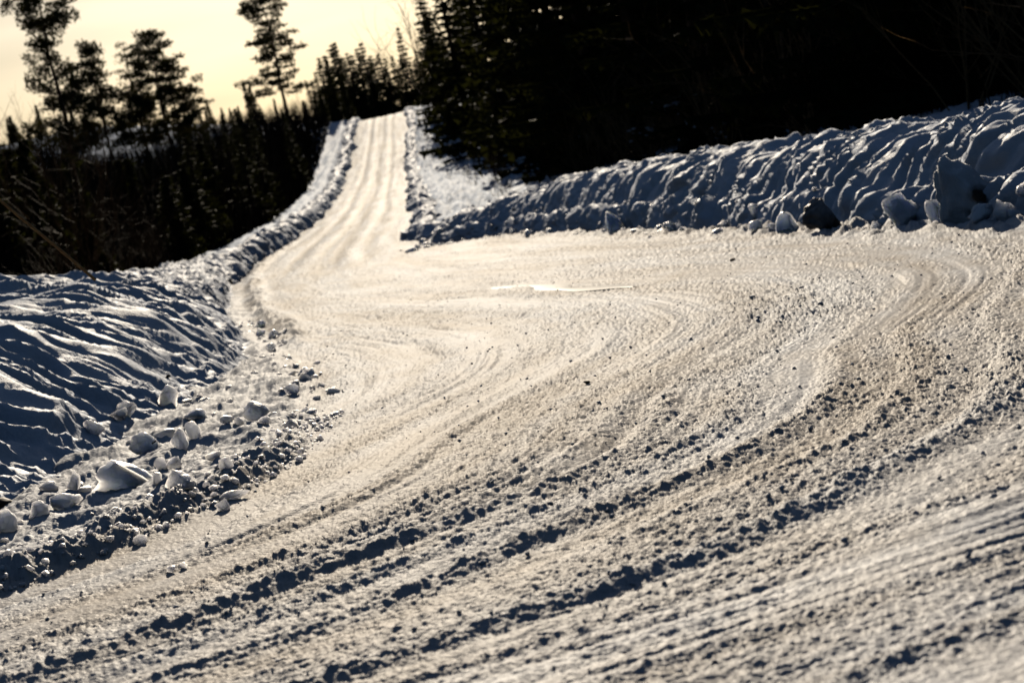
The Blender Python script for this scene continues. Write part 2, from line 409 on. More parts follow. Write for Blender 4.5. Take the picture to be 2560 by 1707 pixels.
# ------------------------------------------------------------------ ploughed snow banks
def bank(name, label, pts, H, W, prof, nt, kds, seed, flute=.09, shear=.5, fl_freq=2.4, lumps=.12, ledge=.03, saw=1.0, fine=1.0, sec=.55, wob=0.0):
    pts = np.array(pts, float)
    d = np.concatenate([[0], np.cumsum(np.hypot(*np.diff(pts, axis=0).T))])
    fx, fy = spline(d, pts[:, 0]), spline(d, pts[:, 1])
    ss = []; s = 0
    while s < d[-1]:
        ss.append(s); s += max(.012, kds * math.hypot(float(fx(s)), float(fy(s))))
    ss = np.array(ss)
    px, py = fx(ss), fy(ss)
    # outward normal from a smoothed tangent
    e = .8
    tx, ty = fx(np.minimum(ss + e, d[-1])) - fx(np.maximum(ss - e, 0)), fy(np.minimum(ss + e, d[-1])) - fy(np.maximum(ss - e, 0))
    l = np.hypot(tx, ty); nx, ny = -ty / l, tx / l
    po, ph = np.array(prof, float).T
    # spread rows along the profile length
    dense = np.linspace(0, po[-1], 400); hh = spline(po, ph)(dense)
    ln = np.concatenate([[0], np.cumsum(np.hypot(np.diff(dense), np.diff(hh) * 1.2))])
    wgt = ln / ln[-1]
    t = np.linspace(0, 1, nt) ** 1.0
    o1 = np.interp(t, wgt, dense); h1 = np.interp(o1, dense, hh)
    S, O = np.meshgrid(ss, o1, indexing='ij')
    HH = np.interp(S, d, H) if np.ndim(H) else H
    WW = np.interp(S, d, W) if np.ndim(W) else W
    HH = HH * (1 + .10 * N[(seed + 1) % 24](S * .35, S * 0 + seed) + .05 * N[seed % 24](S * 1.1, S * 0 + 3.3))
    h = h1[None, :] * HH
    off = O * WW
    slope_h = np.gradient(h1, o1)[None, :]
    nz = 1 / np.sqrt(1 + slope_h ** 2); no = -slope_h * nz      # profile normal: outward back/up
    k = h1[None, :]
    face = sstep(0.02, .25, k) * np.where(O < o1[np.argmax(h1)], 1, sstep(o1[np.argmax(h1)] + .8, o1[np.argmax(h1)], O))
    back = sstep(o1[np.argmax(h1)] - .35, o1[np.argmax(h1)] + .25, O)
    # profile arclength as the slope coordinate
    L = np.interp(O, dense, ln)
    a = S + shear * L * (1 + .5 * N[(seed + 13) % 24](S * .3, L * .2)) + .22 * N[(seed + 2) % 24](S * .9, L * 1.4) + .07 * N[(seed + 14) % 24](S * 3, L * 3)
    flute = flute * np.clip(.9 + .8 * N[(seed + 15) % 24](S * .45 + 5, L * .8), .45, 1.5)
    f1 = ridged(N[(seed + 3) % 24], a * fl_freq, L * .55 + 7)
    f2 = ridged(N[(seed + 4) % 24], a * fl_freq * 2.3 + 40, L * 1.1)
    f3 = N[(seed + 5) % 24](a * fl_freq * 5.5, L * 2.2)
    ph = saw * a * fl_freq * .8 + 1.3 * N[(seed + 18) % 24](S * .5, L * .45) + .55 * N[(seed + 19) % 24](S * 1.5, L * 1.1)
    fr_ = ph - np.floor(ph)
    tooth = np.where(fr_ < .24, sstep(0, .24, fr_), 1 - ((fr_ - .24) / .76) ** 1.0)
    ph2 = saw * a * fl_freq * 2.1 + 1.4 * N[(seed + 20) % 24](S * 1.3, L * .8)
    fr2 = ph2 - np.floor(ph2)
    tooth2 = np.where(fr2 < .2, sstep(0, .2, fr2), 1 - (fr2 - .2) / .8)
    amp = np.clip(.7 + 1.1 * N[(seed + 21) % 24](S * .8, L * .6), .15, 1.5)
    disp = face * flute * (1.25 * amp * (tooth - .5) + sec * (tooth2 - .5) * (1.6 - amp) + .35 * f1 + .2 * f2 + fine * .12 * f3)
    big = fbm(N[(seed + 6) % 24], S * .7, L * .9, 2)
    disp = disp + lumps * big * sstep(0, .2, k)
    led = ridged(N[(seed + 16) % 24], S * 1.3 + 3, L * 3.0 + .8 * S) * ridged(N[(seed + 17) % 24], S * 2.1, L * 2.0)
    disp = disp + ledge * led * face
    # rounded lumps on the shoulder
    lp = np.clip(N[(seed + 7) % 24](S * 2.6, L * 2.8) - .12, 0, 1)
    disp = disp + .12 * lp * back + .03 * fine * np.clip(N[(seed + 8) % 24](S * 6.5, L * 6.5) - .1, 0, 1) * (.5 + back)
    # rubble at the foot
    foot = sstep(.34, .08, k)
    disp = disp + foot * (.07 * np.clip(N[(seed + 9) % 24](S * 4.5, L * 5), 0, 1) + .06 * np.clip(N[(seed + 10) % 24](S * 10, L * 10), 0, 1))
    disp = disp + fine * (.007 * N[(seed + 11) % 24](S * 16, L * 16) + .004 * N[(seed + 12) % 24](S * 34, L * 34))
    oo = off + disp * no
    X = px[:, None] + nx[:, None] * oo; Y = py[:, None] + ny[:, None] * oo
    if wob:
        wv = (wob * N[(seed + 22) % 24](ss * .16, ss * 0 + 1.7) + .5 * wob * N[(seed + 23) % 24](ss * .6, ss * 0 + 4.1))[:, None]
        X = X + nx[:, None] * wv; Y = Y + ny[:, None] * wv
    base = PROF(Y)
    Z = base - .06 + h + disp * nz
    tail = sstep(.86, 1, t)[None, :]
    Z = Z * (1 - tail) + (terrain_z(X, Y, False) - .35) * tail
    Z[:, 0] -= .15
    me = mesh_np(name, np.stack([X, Y, Z], -1).reshape(-1, 3), grid_faces(*X.shape), M_BANK)
    o = obj(name, me)
    return tag(o, label, 'snow bank')

PROF_L = [(0, 0), (.25, .11), (.6, .31), (1.0, .49), (1.5, .64), (2.1, .77), (2.8, .88), (3.5, .96), (4.2, 1.0), (5.0, .9), (5.8, .6)]
PROF_R = [(0, 0), (.09, .17), (.20, .36), (.42, .47), (.56, .64), (.75, .83), (1.05, .95), (1.45, 1.0), (1.9, .95), (2.5, .75), (3.3, .5)]
PROF_B = [(0, 0), (.2, .35), (.45, .75), (.75, .97), (1.0, 1.0), (1.4, .85), (2.0, .6), (2.6, .4)]
LB = [(-7.2, 6.0), (-5.6, 8.0), (-4.7, 9.5), (-3.75, 12), (-3.3, 14.5), (-3.05, 17.5), (-2.9, 21), (-2.85, 26), (-3.35, 32), (-4.4, 40), (-6.5, 60), (-8.3, 78), (-9.25, 95), (-9.6, 110)]
bank('snow_bank', 'high ploughed snow bank with draped flutes at the left of the bend', LB,
     [1.4, 1.45, 1.5, 1.5, 1.5, 1.5, 1.55, 1.6, 1.5, 1.3, 1.08, 1.0, .8, .3], [1, 1, 1, 1, 1, 1, 1, .95, .8, .6, .45, .42, .42, .42], PROF_L, 130, .0021, 3, flute=.10, shear=.7, fl_freq=1.6, ledge=.02, lumps=.11, fine=.45, sec=.3)
RBk = [(4.0, 77.5), (1.2, 76.6), (-.8, 75), (-1.75, 72.5), (-1.35, 69.3), (-.2, 65), (1.3, 54.7), (2.3, 45), (3.6, 30), (4.57, 21), (5.6, 14), (6.8, 8), (8.5, 2), (10, -5)]
bank('snow_bank', 'long ploughed snow bank with scraped vertical flutes below the right forest', RBk,
     [.5, .55, .6, .68, .78, .95, 1.15, 1.12, 1.0, .88, .85, .85, .85, .85], [.6, .62, .7, .75, .75, .8, .85, .9, .9, .9, .9, .9, .9, .9], PROF_R, 110, .0026, 8, flute=.095, shear=-.5, fl_freq=2.5, ledge=.015, saw=-1.0)
BL = [(-8.2, 76), (-9.15, 92), (-9.9, 133), (-11.4, 185), (-12.8, 240), (-13.2, 285), (-13.5, 322), (-13.8, 345)]
bank('snow_bank', 'low snow bank along the left side of the far uphill road', BL, [.5, .9, .85, .8, .75, .7, .6, .5], .75, PROF_B, 44, .0032, 5, flute=.10, fl_freq=.9, lumps=.16, wob=.45)
BR = [(-7.9, 345), (-7.2, 322), (-6.9, 285), (-6.5, 240), (-5.1, 185), (-3.75, 133), (-2.7, 92), (-2.35, 81), (-1.9, 76), (-1.0, 73)]
bank('snow_bank', 'narrow snow ridge along the right side of the far uphill road', BR, [.4, .5, .5, .5, .5, .5, .45, .42, .3, .1], .6, PROF_B, 40, .0032, 13, flute=.10, fl_freq=.9, lumps=.16, wob=.5)

# ------------------------------------------------------------------ broken snow clods
def ico(sub):
    bm = bmesh.new(); bmesh.ops.create_icosphere(bm, subdivisions=sub, radius=1)
    v = np.array([p.co[:] for p in bm.verts]); f = np.array([[q.index for q in p.verts] for p in bm.faces]); bm.free()
    return v, f
ICO = {k: ico(k) for k in (1, 2, 3, 4)}
def n3(n, p, s):
    return (n(p[:, 0] * s + 3.1, p[:, 1] * s + p[:, 2] * s * .7) + n(p[:, 2] * s - 8, p[:, 0] * s * .6 - p[:, 1] * s)) * .6
def clod_verts(seed, dims, sub=3, cuts=5, rough=.16, taper=0.0, lean=0.0, lims=(.22, .66)):
    r = np.random.RandomState(seed); v, f = ICO[sub]; v = v.copy()
    for k in range(cuts):                              # broken faces, softened
        d = r.normal(size=3); d[2] *= .7; d /= np.linalg.norm(d)
        lim = r.uniform(*lims); t = v @ d
        ex = np.clip(t - lim, 0, None); v -= (ex * .94)[:, None] * d
    n = N[seed % 24]
    w = 1 + rough * 1.6 * n3(n, v + seed % 7, 1.1) + rough * .8 * n3(N[(seed + 5) % 24], v, 2.7) + rough * .4 * n3(N[(seed + 9) % 24], v, 6) + rough * .16 * n3(N[(seed + 13) % 24], v, 15)
    v = v * w[:, None]
    top = (v[:, 2] + 1) / 2
    v[:, 0] *= 1 - taper * top; v[:, 1] *= 1 - taper * top; v[:, 0] += lean * top
    lo, hi = v.min(0), v.max(0)
    v = (v - (lo + hi) / 2) / (hi - lo) * np.array(dims)
    v[:, 2] += dims[2] / 2
    return v, f
def top_z(x, y):
    xa, ya = np.array([x]), np.array([y])
    z = float(road_z(xa, ya)[0][0])
    return z
bpy.context.view_layer.update()
DG = bpy.context.evaluated_depsgraph_get()
BANKS_AND_ROAD = [o for o in C.objects if o.type == 'MESH']
def hit(px, py, z=0.0):
    """where the view ray meets the ground or a bank"""
    ok, p, n, i, o, mw = sc.ray_cast(DG, Vector((0, 0, CAM_H)), ray(px, py))
    return p if ok else at(px, py, z)
def drop(x, y):
    ok, p, n, i, o, mw = sc.ray_cast(DG, Vector((x, y, 60)), Vector((0, 0, -1)))
    return p.z if ok else 0.0
def clod(label, x0, x1, y0, y1, z=0.03, seed=1, m=None, depth=.8, group='broken snow clods', cat='snow clod', sink=.2, sub=4, **kw):
    """x0..y1: outline in the 2352-wide view; bottom edge rests at height z"""
    p = hit((x0 + x1) / 2, y1 - .06 * (y1 - y0), z)
    z = p.z
    k = ppm(p.y)
    w, h = (x1 - x0) / k, (y1 - y0) / k
    h2 = h * (1 + sink)
    v, f = clod_verts(seed, (w * 1.03, w * depth, h2), sub, **dict(dict(rough=.21), **kw))
    o = obj('snow_clod', mesh_np('snow_clod', v, f, m or M_CLOD))
    o.location = (p.x, p.y + w * depth * .3, z - h * sink)
    o.rotation_euler = (0, random.Random(seed).uniform(-.05, .05), 0)
    return tag(o, label, cat, group)
LEFT_CLODS = [
 ('largest wedge shaped snow block lying on the apron below the left bank', 197, 359, 1056, 1130, .05, 47, dict(depth=.55, cuts=10, lean=-.5, taper=.2, rough=.2, lims=(.2, .5))),
 ('domed translucent ice lump just right of the largest snow wedge', 380, 446, 1077, 1122, .06, 42, dict(cuts=4, taper=.3)),
 ('small upright slab wedged between the big wedge and the domed lump', 352, 375, 1083, 1112, .07, 43, dict(cuts=6)),
 ('leaning snow block with a dark twig at its foot on the left apron', 299, 364, 992, 1042, .10, 44, dict(cuts=6, lean=-.3, taper=.3)),
 ('pointed upright snow clod in the middle of the left apron', 428, 465, 968, 1010, .10, 45, dict(taper=.5, cuts=5)),
 ('rounded column of snow beside the pointed upright clod', 393, 433, 985, 1033, .09, 46, dict(cuts=4)),
 ('flat overhanging slab of ice lying atop the apron rubble', 414, 480, 941, 970, .14, 47, dict(cuts=4, depth=.6)),
 ('big bright block of ice nearest the road on the left apron', 559, 623, 921, 966, .05, 48, dict(cuts=6)),
 ('dark rounded clod leaning on the big bright ice block', 591, 623, 957, 976, .04, 49, dict(cuts=4)),
 ('square topped snow block at the foot of the left bank face', 266, 317, 921, 960, .18, 50, dict(cuts=8)),
 ('mushroom shaped snow lump in front of the square topped block', 244, 295, 941, 966, .18, 51, dict(cuts=3)),
 ('small tilted block perched on a snow ridge of the left apron', 193, 240, 963, 998, .18, 52, dict(cuts=6, lean=-.3)),
 ('flat topped snow block left of and below the largest wedge', 114, 187, 1133, 1171, .07, 53, dict(cuts=7)),
 ('round snow ball near the left edge of the photo', 61, 114, 1151, 1187, .07, 54, dict(cuts=2)),
 ('smooth snow boulder cut off by the left edge of the photo', -14, 45, 1170, 1226, .06, 55, dict(cuts=3)),
 ('tall narrow snow clod standing left of the largest wedge', 152, 187, 1080, 1127, .10, 56, dict(taper=.35, cuts=5)),
 ('low knobbly snow lump above the flat topped block', 90, 135, 1105, 1128, .12, 57, dict(cuts=4)),
 ('small flat ice chip right of the apron rubble', 470, 511, 1039, 1059, .05, 58, dict(cuts=6)),
 ('jagged ice fragment below the small flat ice chip', 502, 535, 1050, 1074, .05, 59, dict(cuts=7)),
 ('right one of two touching round clods above the domed lump', 382, 421, 1050, 1079, .07, 60, dict(cuts=3)),
 ('left one of two touching round clods above the domed lump', 356, 385, 1050, 1078, .07, 61, dict(cuts=3)),
 ('small block left of the big bright ice block', 505, 540, 953, 973, .07, 62, dict(cuts=6)),
 ('small cube shaped clod touching the big bright ice block', 537, 562, 957, 977, .06, 63, dict(cuts=6)),
 ('long low slab lying on the windrow crest', 502, 574, 1126, 1148, .05, 64, dict(cuts=5, depth=.5)),
 ('dark lump on the road side of the windrow', 496, 530, 1146, 1173, .02, 65, dict(cuts=5)),
 ('crumbly lump at the inner edge of the lane below the windrow', 307, 341, 1226, 1250, .01, 66, dict(cuts=5)),
 ('lone small clod lying in the lane left of centre', 383, 409, 1298, 1316, .0, 67, dict(cuts=4)),
 ('smaller lone clod beside another in the lane left of centre', 413, 432, 1291, 1305, .0, 68, dict(cuts=4)),
 ('lone dark clod lying on the bright lane edge', 695, 718, 847, 866, .01, 69, dict(cuts=3)),
 ('clod at the tip of the left apron where it meets the lane', 654, 688, 882, 906, .03, 70, dict(cuts=5)),
 ('topmost clod in the row along the far part of the left apron', 586, 612, 735, 752, .05, 71, dict(cuts=4)),
 ('second clod from the top in the row along the left apron', 588, 612, 752, 772, .05, 72, dict(cuts=4)),
 ('third clod from the top in the row along the left apron', 616, 642, 757, 775, .05, 73, dict(cuts=4)),
 ('lowest clod in the row along the far part of the left apron', 612, 636, 788, 808, .05, 74, dict(cuts=4)),
 ('double lump of snow broken from the left bank above the apron', 358, 415, 885, 937, .22, 75, dict(cuts=4)),
]
for lab, x0, x1, y0, y1, z, sd, kw in LEFT_CLODS:
    clod(lab, x0, x1, y0, y1, z, sd, sub=4 if x1 - x0 > 45 else 3, **kw)
RIGHT_CLODS = [
 ('largest snow boulder with a dark dirty patch at the right bank foot', 2172, 2318, 354, 508, .0, 81, dict(cuts=4, rough=.26, taper=.45, lean=-.5, depth=.7, lims=(.4, .75))),
 ('squat snow block left of the largest boulder', 2044, 2130, 444, 516, .0, 82, dict(cuts=6)),
 ('small snow block between the squat block and the largest boulder', 2133, 2178, 458, 511, .0, 83, dict(cuts=4, taper=.2)),
 ('wedge of snow left of the dark dirty clod', 1786, 1839, 486, 531, .0, 85, dict(cuts=5, taper=.55)),
 ('low clod in front of the largest boulder', 2228, 2290, 467, 506, -.01, 86, dict(cuts=5)),
 ('clod right of and behind the low clod by the largest boulder', 2288, 2342, 456, 505, .0, 87, dict(cuts=5)),
 ('clod cut off by the right edge of the photo', 2338, 2375, 418, 450, .25, 88, dict(cuts=4)),
 ('upright clod standing against the right bank foot', 1726, 1748, 467, 500, .03, 89, dict(cuts=4)),
 ('small clod second left of the snow wedge', 1722, 1757, 506, 530, .0, 90, dict(cuts=4)),
 ('small clod immediately left of the snow wedge', 1763, 1790, 511, 530, .0, 91, dict(cuts=4)),
 ('dark boulder leaning on the middle of the right bank', 1397, 1434, 485, 533, .0, 92, dict(cuts=5)),
 ('round clod right of the dark leaning boulder', 1532, 1562, 508, 532, .0, 93, dict(cuts=4)),
 ('small clod at the far foot of the right bank', 1206, 1224, 527, 545, .0, 94, dict(cuts=4)),
]
for lab, x0, x1, y0, y1, z, sd, kw in RIGHT_CLODS:
    kw.setdefault('lims', (.38, .74))
    clod(lab, x0, x1, y0, y1, z, sd, sub=4 if x1 - x0 > 60 else 3, group='clods at the foot of the right bank', m=M_STAIN if sd == 81 else None, **kw)
clod('dark dirt stained clod between two white clods at the right bank foot', 1850, 1933, 455, 528, .0, 187, M_DIRTY, cuts=5, rough=.3, taper=.25, lims=(.4, .75), group='clods at the foot of the right bank')

# ------------------------------------------------------------------ loose clods and crumbs
rng = random.Random(5)
VAR = [mesh_np('snow_clod', *clod_verts(200 + k, (1, .85, .75), 3, cuts=8, rough=.14), M_CLOD) for k in range(12)]
def scatter_clods(n, pick, smin, smax, label, group):
    k = 0
    while k < n:
        x, y = pick()
        z = drop(x, y)
        o = obj('snow_clod', rng.choice(VAR)); s = smin * (smax / smin) ** (rng.random() ** 1.9)
        o.location = (x, y, z - .30 * s); o.scale = (s * rng.uniform(.8, 1.3), s * rng.uniform(.8, 1.2), s * rng.uniform(.7, 1.1))
        o.rotation_euler = (rng.uniform(-.3, .3), rng.uniform(-.3, .3), rng.uniform(0, 6.3))
        tag(o, label, 'snow clod', group); k += 1
def pick_left():
    y = 11.2 + 16 * rng.random() ** 1.3
    w = float(XW(y)); l = max(float(xl_of(np.array(y))), -3.6 if y > 12 else -3.2)
    return (w - .1 + (l + .1 - w) * rng.random() ** 1.1, y)
def pick_right():
    y = 14 + 56 * rng.random() ** 1.1
    return float(XR(y)) - .12 + .4 * rng.random() ** 1.5 * (1 if rng.random() < .7 else -.8), y
scatter_clods(95, pick_left, .035, .19, 'small snow lump scattered on the apron below the left bank', 'small lumps on the left apron')
scatter_clods(110, pick_right, .07, .24, 'small snow lump in the rubble line at the right bank foot', 'small lumps along the right bank')
def pick_edge():
    y = 17 + 26 * rng.random() ** 1.3
    return float(XW(y)) - .1 + rng.gauss(0, .13), y
def pick_corner():
    return -1.75 + rng.gauss(0, .5), 71.5 + rng.gauss(0, 2.4)
scatter_clods(34, pick_corner, .10, .36, 'snow lump spilled round the corner where the right bank ends', 'lumps at the junction corner')
scatter_clods(60, pick_edge, .04, .16, 'small snow lump in the rubble line where the left bank meets the lane', 'small lumps along the left lane edge')
def crumbs(name, n, pick, s0, s1, label, m=M_CRUMB):
    shapes = [clod_verts(300 + k, (1, .9, .8), 1, cuts=3, rough=.15) for k in range(8)]
    V, F, off = [], [], 0
    P = np.array([pick() for _ in range(n)])
    Z = road_z(P[:, 0], P[:, 1])[0]
    for k in range(n):
        v, f = shapes[k % 8]
        s = s0 * (s1 / s0) ** (rng.random() ** 2.6)
        a = rng.random() * 6.3; c_, s_ = math.cos(a), math.sin(a)
        w = np.stack([v[:, 0] * c_ - v[:, 1] * s_, v[:, 0] * s_ + v[:, 1] * c_, v[:, 2] - .22], -1) * s
        V.append(w + (P[k, 0], P[k, 1], Z[k])); F.append(f + off); off += len(v)
    o = obj(name, mesh_np(name, np.concatenate(V), np.concatenate(F), m)); return tag(o, label, 'snow crumbs', kind='stuff')
def pick_lane():
    while True:
        y = 5 + 30 * rng.random() ** 2
        k = rng.choice(RIDGES)
        x = float(XC(y)) + (k[0] + rng.gauss(0, .16)) * 1.3
        if abs(x) < .27 * y and x < float(XR(y)) - .1 and x > float(XW(y)): return x, y
def pick_wind():
    y = 8.5 + 8.5 * rng.random() ** 1.5
    return float(XW(y)) - abs(rng.gauss(0, .22)) + .12, y
crumbs('snow_crumbs', 2400, pick_lane, .005, .026, 'loose snow crumbs strewn along the wheel tracks')
crumbs('snow_crumbs', 1500, pick_wind, .010, .055, 'loose snow crumbs heaped along the windrow at the left lane edge', M_CLOD)
_p = hit(1780, 695)
crumbs('snow_crumbs', 110, lambda: (_p.x + rng.gauss(0, .16), _p.y + rng.gauss(0, 1.0)), .012, .05, 'patch of broken snow crumbs on the outside of the bend', M_CRUMB)
def grit(label, px, py, w, m=M_GRIT):
    p = hit(px, py); v, f = clod_verts(int(px), (w, w * .8, w * .55), 2, cuts=5)
    o = obj('dark_stone', mesh_np('dark_stone', v, f, m)); o.location = (p.x, p.y, p.z - w * .1); tag(o, label, 'stone', 'dark stones on the snow')
grit('small black stone on the lane right of centre', 1349, 880, .045)
grit('small black stone in the bright lane above the centre', 1683, 598, .06)
grit('dark frozen scrap at the left edge of the photo', 6, 1163, .13)
grit('dark speck of debris on the bench of the left bank', 385, 866, .06)

# ------------------------------------------------------------------ marker stick
def tube(pts, rad, sides=6):
    V, F = [], []
    pts = [Vector(p) for p in pts]
    for i, p in enumerate(pts):
        t = (pts[min(i + 1, len(pts) - 1)] - pts[max(i - 1, 0)]).normalized()
        a = t.orthogonal().normalized(); b = t.cross(a)
        for k in range(sides):
            an = 2 * math.pi * k / sides
            V.append(p + (a * math.cos(an) + b * math.sin(an)) * rad[i])
    for i in range(len(pts) - 1):
        for k in range(sides):
            F.append((i * sides + k, i * sides + (k + 1) % sides, (i + 1) * sides + (k + 1) % sides, (i + 1) * sides + k))
    return [tuple(v) for v in V], F
b0, b1 = at_y(190, 618, 22.5), at_y(-60, 408, 22.0)
b0 = b0 + (b0 - b1) * .12
v, f = tube([b0, b0.lerp(b1, .3) + Vector((0, 0, .008)), b0.lerp(b1, .65) - Vector((0, 0, .006)), b1], [.016, .015, .014, .010], 8)
o = obj('marker_stick', mesh_np('marker_stick', v, f, M_STICK)); tag(o, 'thin brown stick leaning out of the snow behind the left bank', 'stick')
v, f = tube([hit(345, 1032) + Vector((-.03, 0, .02)), hit(345, 1032) + Vector((.05, .02, .05))], [.008, .005], 6)
o = obj('twig', mesh_np('twig', v, f, M_GRIT)); tag(o, 'short dark twig stuck by the leaning snow block on the left apron', 'twig')

# ------------------------------------------------------------------ trees
class TB:
    """collects trunk quads and leaf triangles"""
    def __init__(s): s.v, s.f, s.n = [], [], 0
    def tri(s, a, b, c):
        s.v += [a, b, c]; s.f.append((s.n, s.n + 1, s.n + 2)); s.n += 3
    def tube(s, pts, rad, sides=5):
        v, f = tube(pts, rad, sides)
        for q in f:
            s.f.append((s.n + q[0], s.n + q[1], s.n + q[2])); s.f.append((s.n + q[0], s.n + q[2], s.n + q[3]))
        s.v += v; s.n += len(v)
    def mesh(s, name, m): return mesh_np(name, np.array(s.v), np.array(s.f), m, False)
def rv(r, k=1): return Vector((r.gauss(0, k), r.gauss(0, k), r.gauss(0, k)))

def spruce_meshes(seed, H, Rr, low=.04, dens=1.0, ragged=.25, fine=1.0):
    r = random.Random(seed); T, L = TB(), TB()
    bend = Vector((r.uniform(-.02, .02), r.uniform(-.02, .02), 0)) * H
    def axis(z): return Vector((0, 0, z)) + bend * (z / H) ** 2
    T.tube([axis(-.4), axis(H * .3), axis(H * .7), axis(H * .98)], [H * .013 + .03, H * .010 + .02, H * .006 + .01, .012], 6)
    z = H * low
    while z < H * .985:
        rr = Rr * (1 - z / H) ** .85 * (1 if z > H * .12 else .6 + 3.3 * z / H)
        nb = max(4, int((7 + r.randint(0, 3)) * dens))
        for b in range(nb):
            an = r.uniform(0, 6.283); ln = max(.12, rr * r.uniform(1 - ragged * 2, 1 + ragged))
            d = Vector((math.cos(an), math.sin(an), 0)); side = Vector((-d.y, d.x, 0))
            zz = z + r.uniform(-.2, .2) * H * .03
            base = axis(zz); droop = r.uniform(.15, .45)
            ns = max(3, int(ln / (.28 * fine)))
            prev = base
            for k in range(1, ns + 1):
                t = k / ns
                p = base + d * ln * t + Vector((0, 0, ln * (-droop * t + droop * .75 * t * t)))
                w = (.16 + .22 * ln * (1 - t)) * r.uniform(.6, 1.2) * (.12 + .88 * fine)
                dn = Vector((0, 0, -r.uniform(.02, .22) * (.5 + ln * .3)))
                L.tri(tuple(prev), tuple(p + side * w * r.uniform(.5, 1) + dn), tuple(p + d * .1))
                L.tri(tuple(prev), tuple(p - side * w * r.uniform(.5, 1) + dn), tuple(p + d * .1))
                L.tri(tuple(prev + side * .05), tuple(p), tuple(prev.lerp(p, .5) + Vector((0, 0, -r.uniform(.12, .4) * (.4 + .25 * ln) * (.3 + .7 * fine)))))
                c0 = prev.lerp(p, r.random()) + side * w * r.uniform(-.8, .8) + Vector((0, 0, r.uniform(-.25, .06) * (.4 + .3 * ln)))
                g = rv(r).normalized() * (.10 + .05 * ln) * fine
                L.tri(tuple(c0 - g), tuple(c0 + g), tuple(c0 + rv(r, .12 * fine) + Vector((0, 0, (-.12 - .08 * ln) * fine))))
                prev = p
        z += H * .03 * r.uniform(.7, 1.25) + .06
    return T.mesh('trunk', M_BARK), L.mesh('crown', M_NEEDLE)

def pine_meshes(seed, H, crown0, Rr, nl, lean=(0, 0), flat=.35, clump=.55, up=.25, tri=34, shape=None, limb=1.0):
    r = random.Random(seed); T, L = TB(), TB()
    w = [Vector((r.uniform(-1, 1), r.uniform(-1, 1), 0)) * H * .008 for _ in range(7)]
    def axis(z):
        t = max(0, min(1, z / H)); i = min(5, int(t * 6)); u = t * 6 - i
        return Vector((lean[0] * t * t * H, lean[1] * t * t * H, z)) + w[i].lerp(w[i + 1], u)
    zs = [-.5] + [H * k / 9 for k in range(1, 10)]
    T.tube([axis(z) for z in zs], [H * .014 * (1 - .93 * max(0, z) / H) + .012 for z in zs], 8)
    for k in range(nl):
        t = crown0 + (1 - crown0) * ((k + r.random()) / nl)
        z = t * H; an = k * 2.4 + r.uniform(-.5, .5)
        sh = shape((t - crown0) / (1 - crown0)) if shape else (1 - ((t - crown0) / (1 - crown0)) ** 1.6) * .85 + .15
        ln = Rr * sh * r.uniform(.55, 1.15)
        d = Vector((math.cos(an), math.sin(an), up * r.uniform(-.6, 1.3))).normalized()
        base = axis(z); mid = base + d * ln * .55 + Vector((0, 0, -.04 * ln)); end = base + d * ln + Vector((0, 0, .10 * ln))
        T.tube([base, mid, end], [.02 + .012 * ln * limb, .015 + .006 * ln, .008], 4)
        nc = max(1, int(ln / (clump * .75)))
        for c in range(nc + 1):
            u = .42 + .6 * c / max(1, nc)
            p = base.lerp(mid, u * 2) if u < .5 else mid.lerp(end, min(1.05, u * 2 - 1))
            p = p + rv(r, .12 * clump + .05 * ln)
            cs = clump * r.uniform(.6, 1.15)
            for q in range(tri):
                e = rv(r); e.z *= flat * 1.6; e = e.normalized() * cs * r.random() ** .4; e.z *= flat + .3
                g = rv(r).normalized() * cs * .42; h_ = rv(r).normalized() * cs * .13
                c0 = p + e
                L.tri(tuple(c0 - h_), tuple(c0 + h_), tuple(c0 + g + Vector((0, 0, .1 * cs))))
    return T.mesh('trunk', M_BARK), L.mesh('crown', M_PINE)

def shrub_meshes(seed, H, nst, spread, m=None):
    m = m or M_TWIG
    r = random.Random(seed); T, L = TB(), TB()
    def grow(tb, p, d, ln, rad, lev):
        pts = [p]; q = p; dd = d
        for k in range(3):
            dd = (dd + rv(r, .10) + Vector((0, 0, .05))).normalized(); q = q + dd * ln / 3; pts.append(q)
        tb.tube(pts, [rad, rad * .8, rad * .6, rad * .3], 3)
        if lev > 0:
            for c in range(r.randint(3, 5) if lev > 1 else r.randint(2, 4)):
                i = r.randint(1, 3)
                sd = (dd + rv(r, .45)).normalized()
                grow(L, pts[i], sd, ln * r.uniform(.35, .6), rad * .5, lev - 1)
    for k in range(nst):
        an = r.uniform(0, 6.28); sp = r.uniform(.1, 1) * spread
        d = Vector((math.cos(an) * sp, math.sin(an) * sp, 1)).normalized()
        grow(T, Vector((math.cos(an) * .12, math.sin(an) * .12, -.2)), d, H * r.uniform(.55, .85), .012 + H * .0035, 2)
    return T.mesh('stem', m), L.mesh('twigs', m)

def plant(name, meshes, parts, loc, rz, s, label, cat, group=None, sz=1.0):
    o = empty(name, loc, rz, s); o.scale = (s, s, s * sz)
    for n_, me in zip(parts, meshes): obj(n_, me, o)
    return tag(o, label, cat, group)
TC, ST = ('trunk', 'crown'), ('stem', 'twigs')
def tz(x, y): return float(terrain_z(np.array([x]), np.array([y]), False)[0])

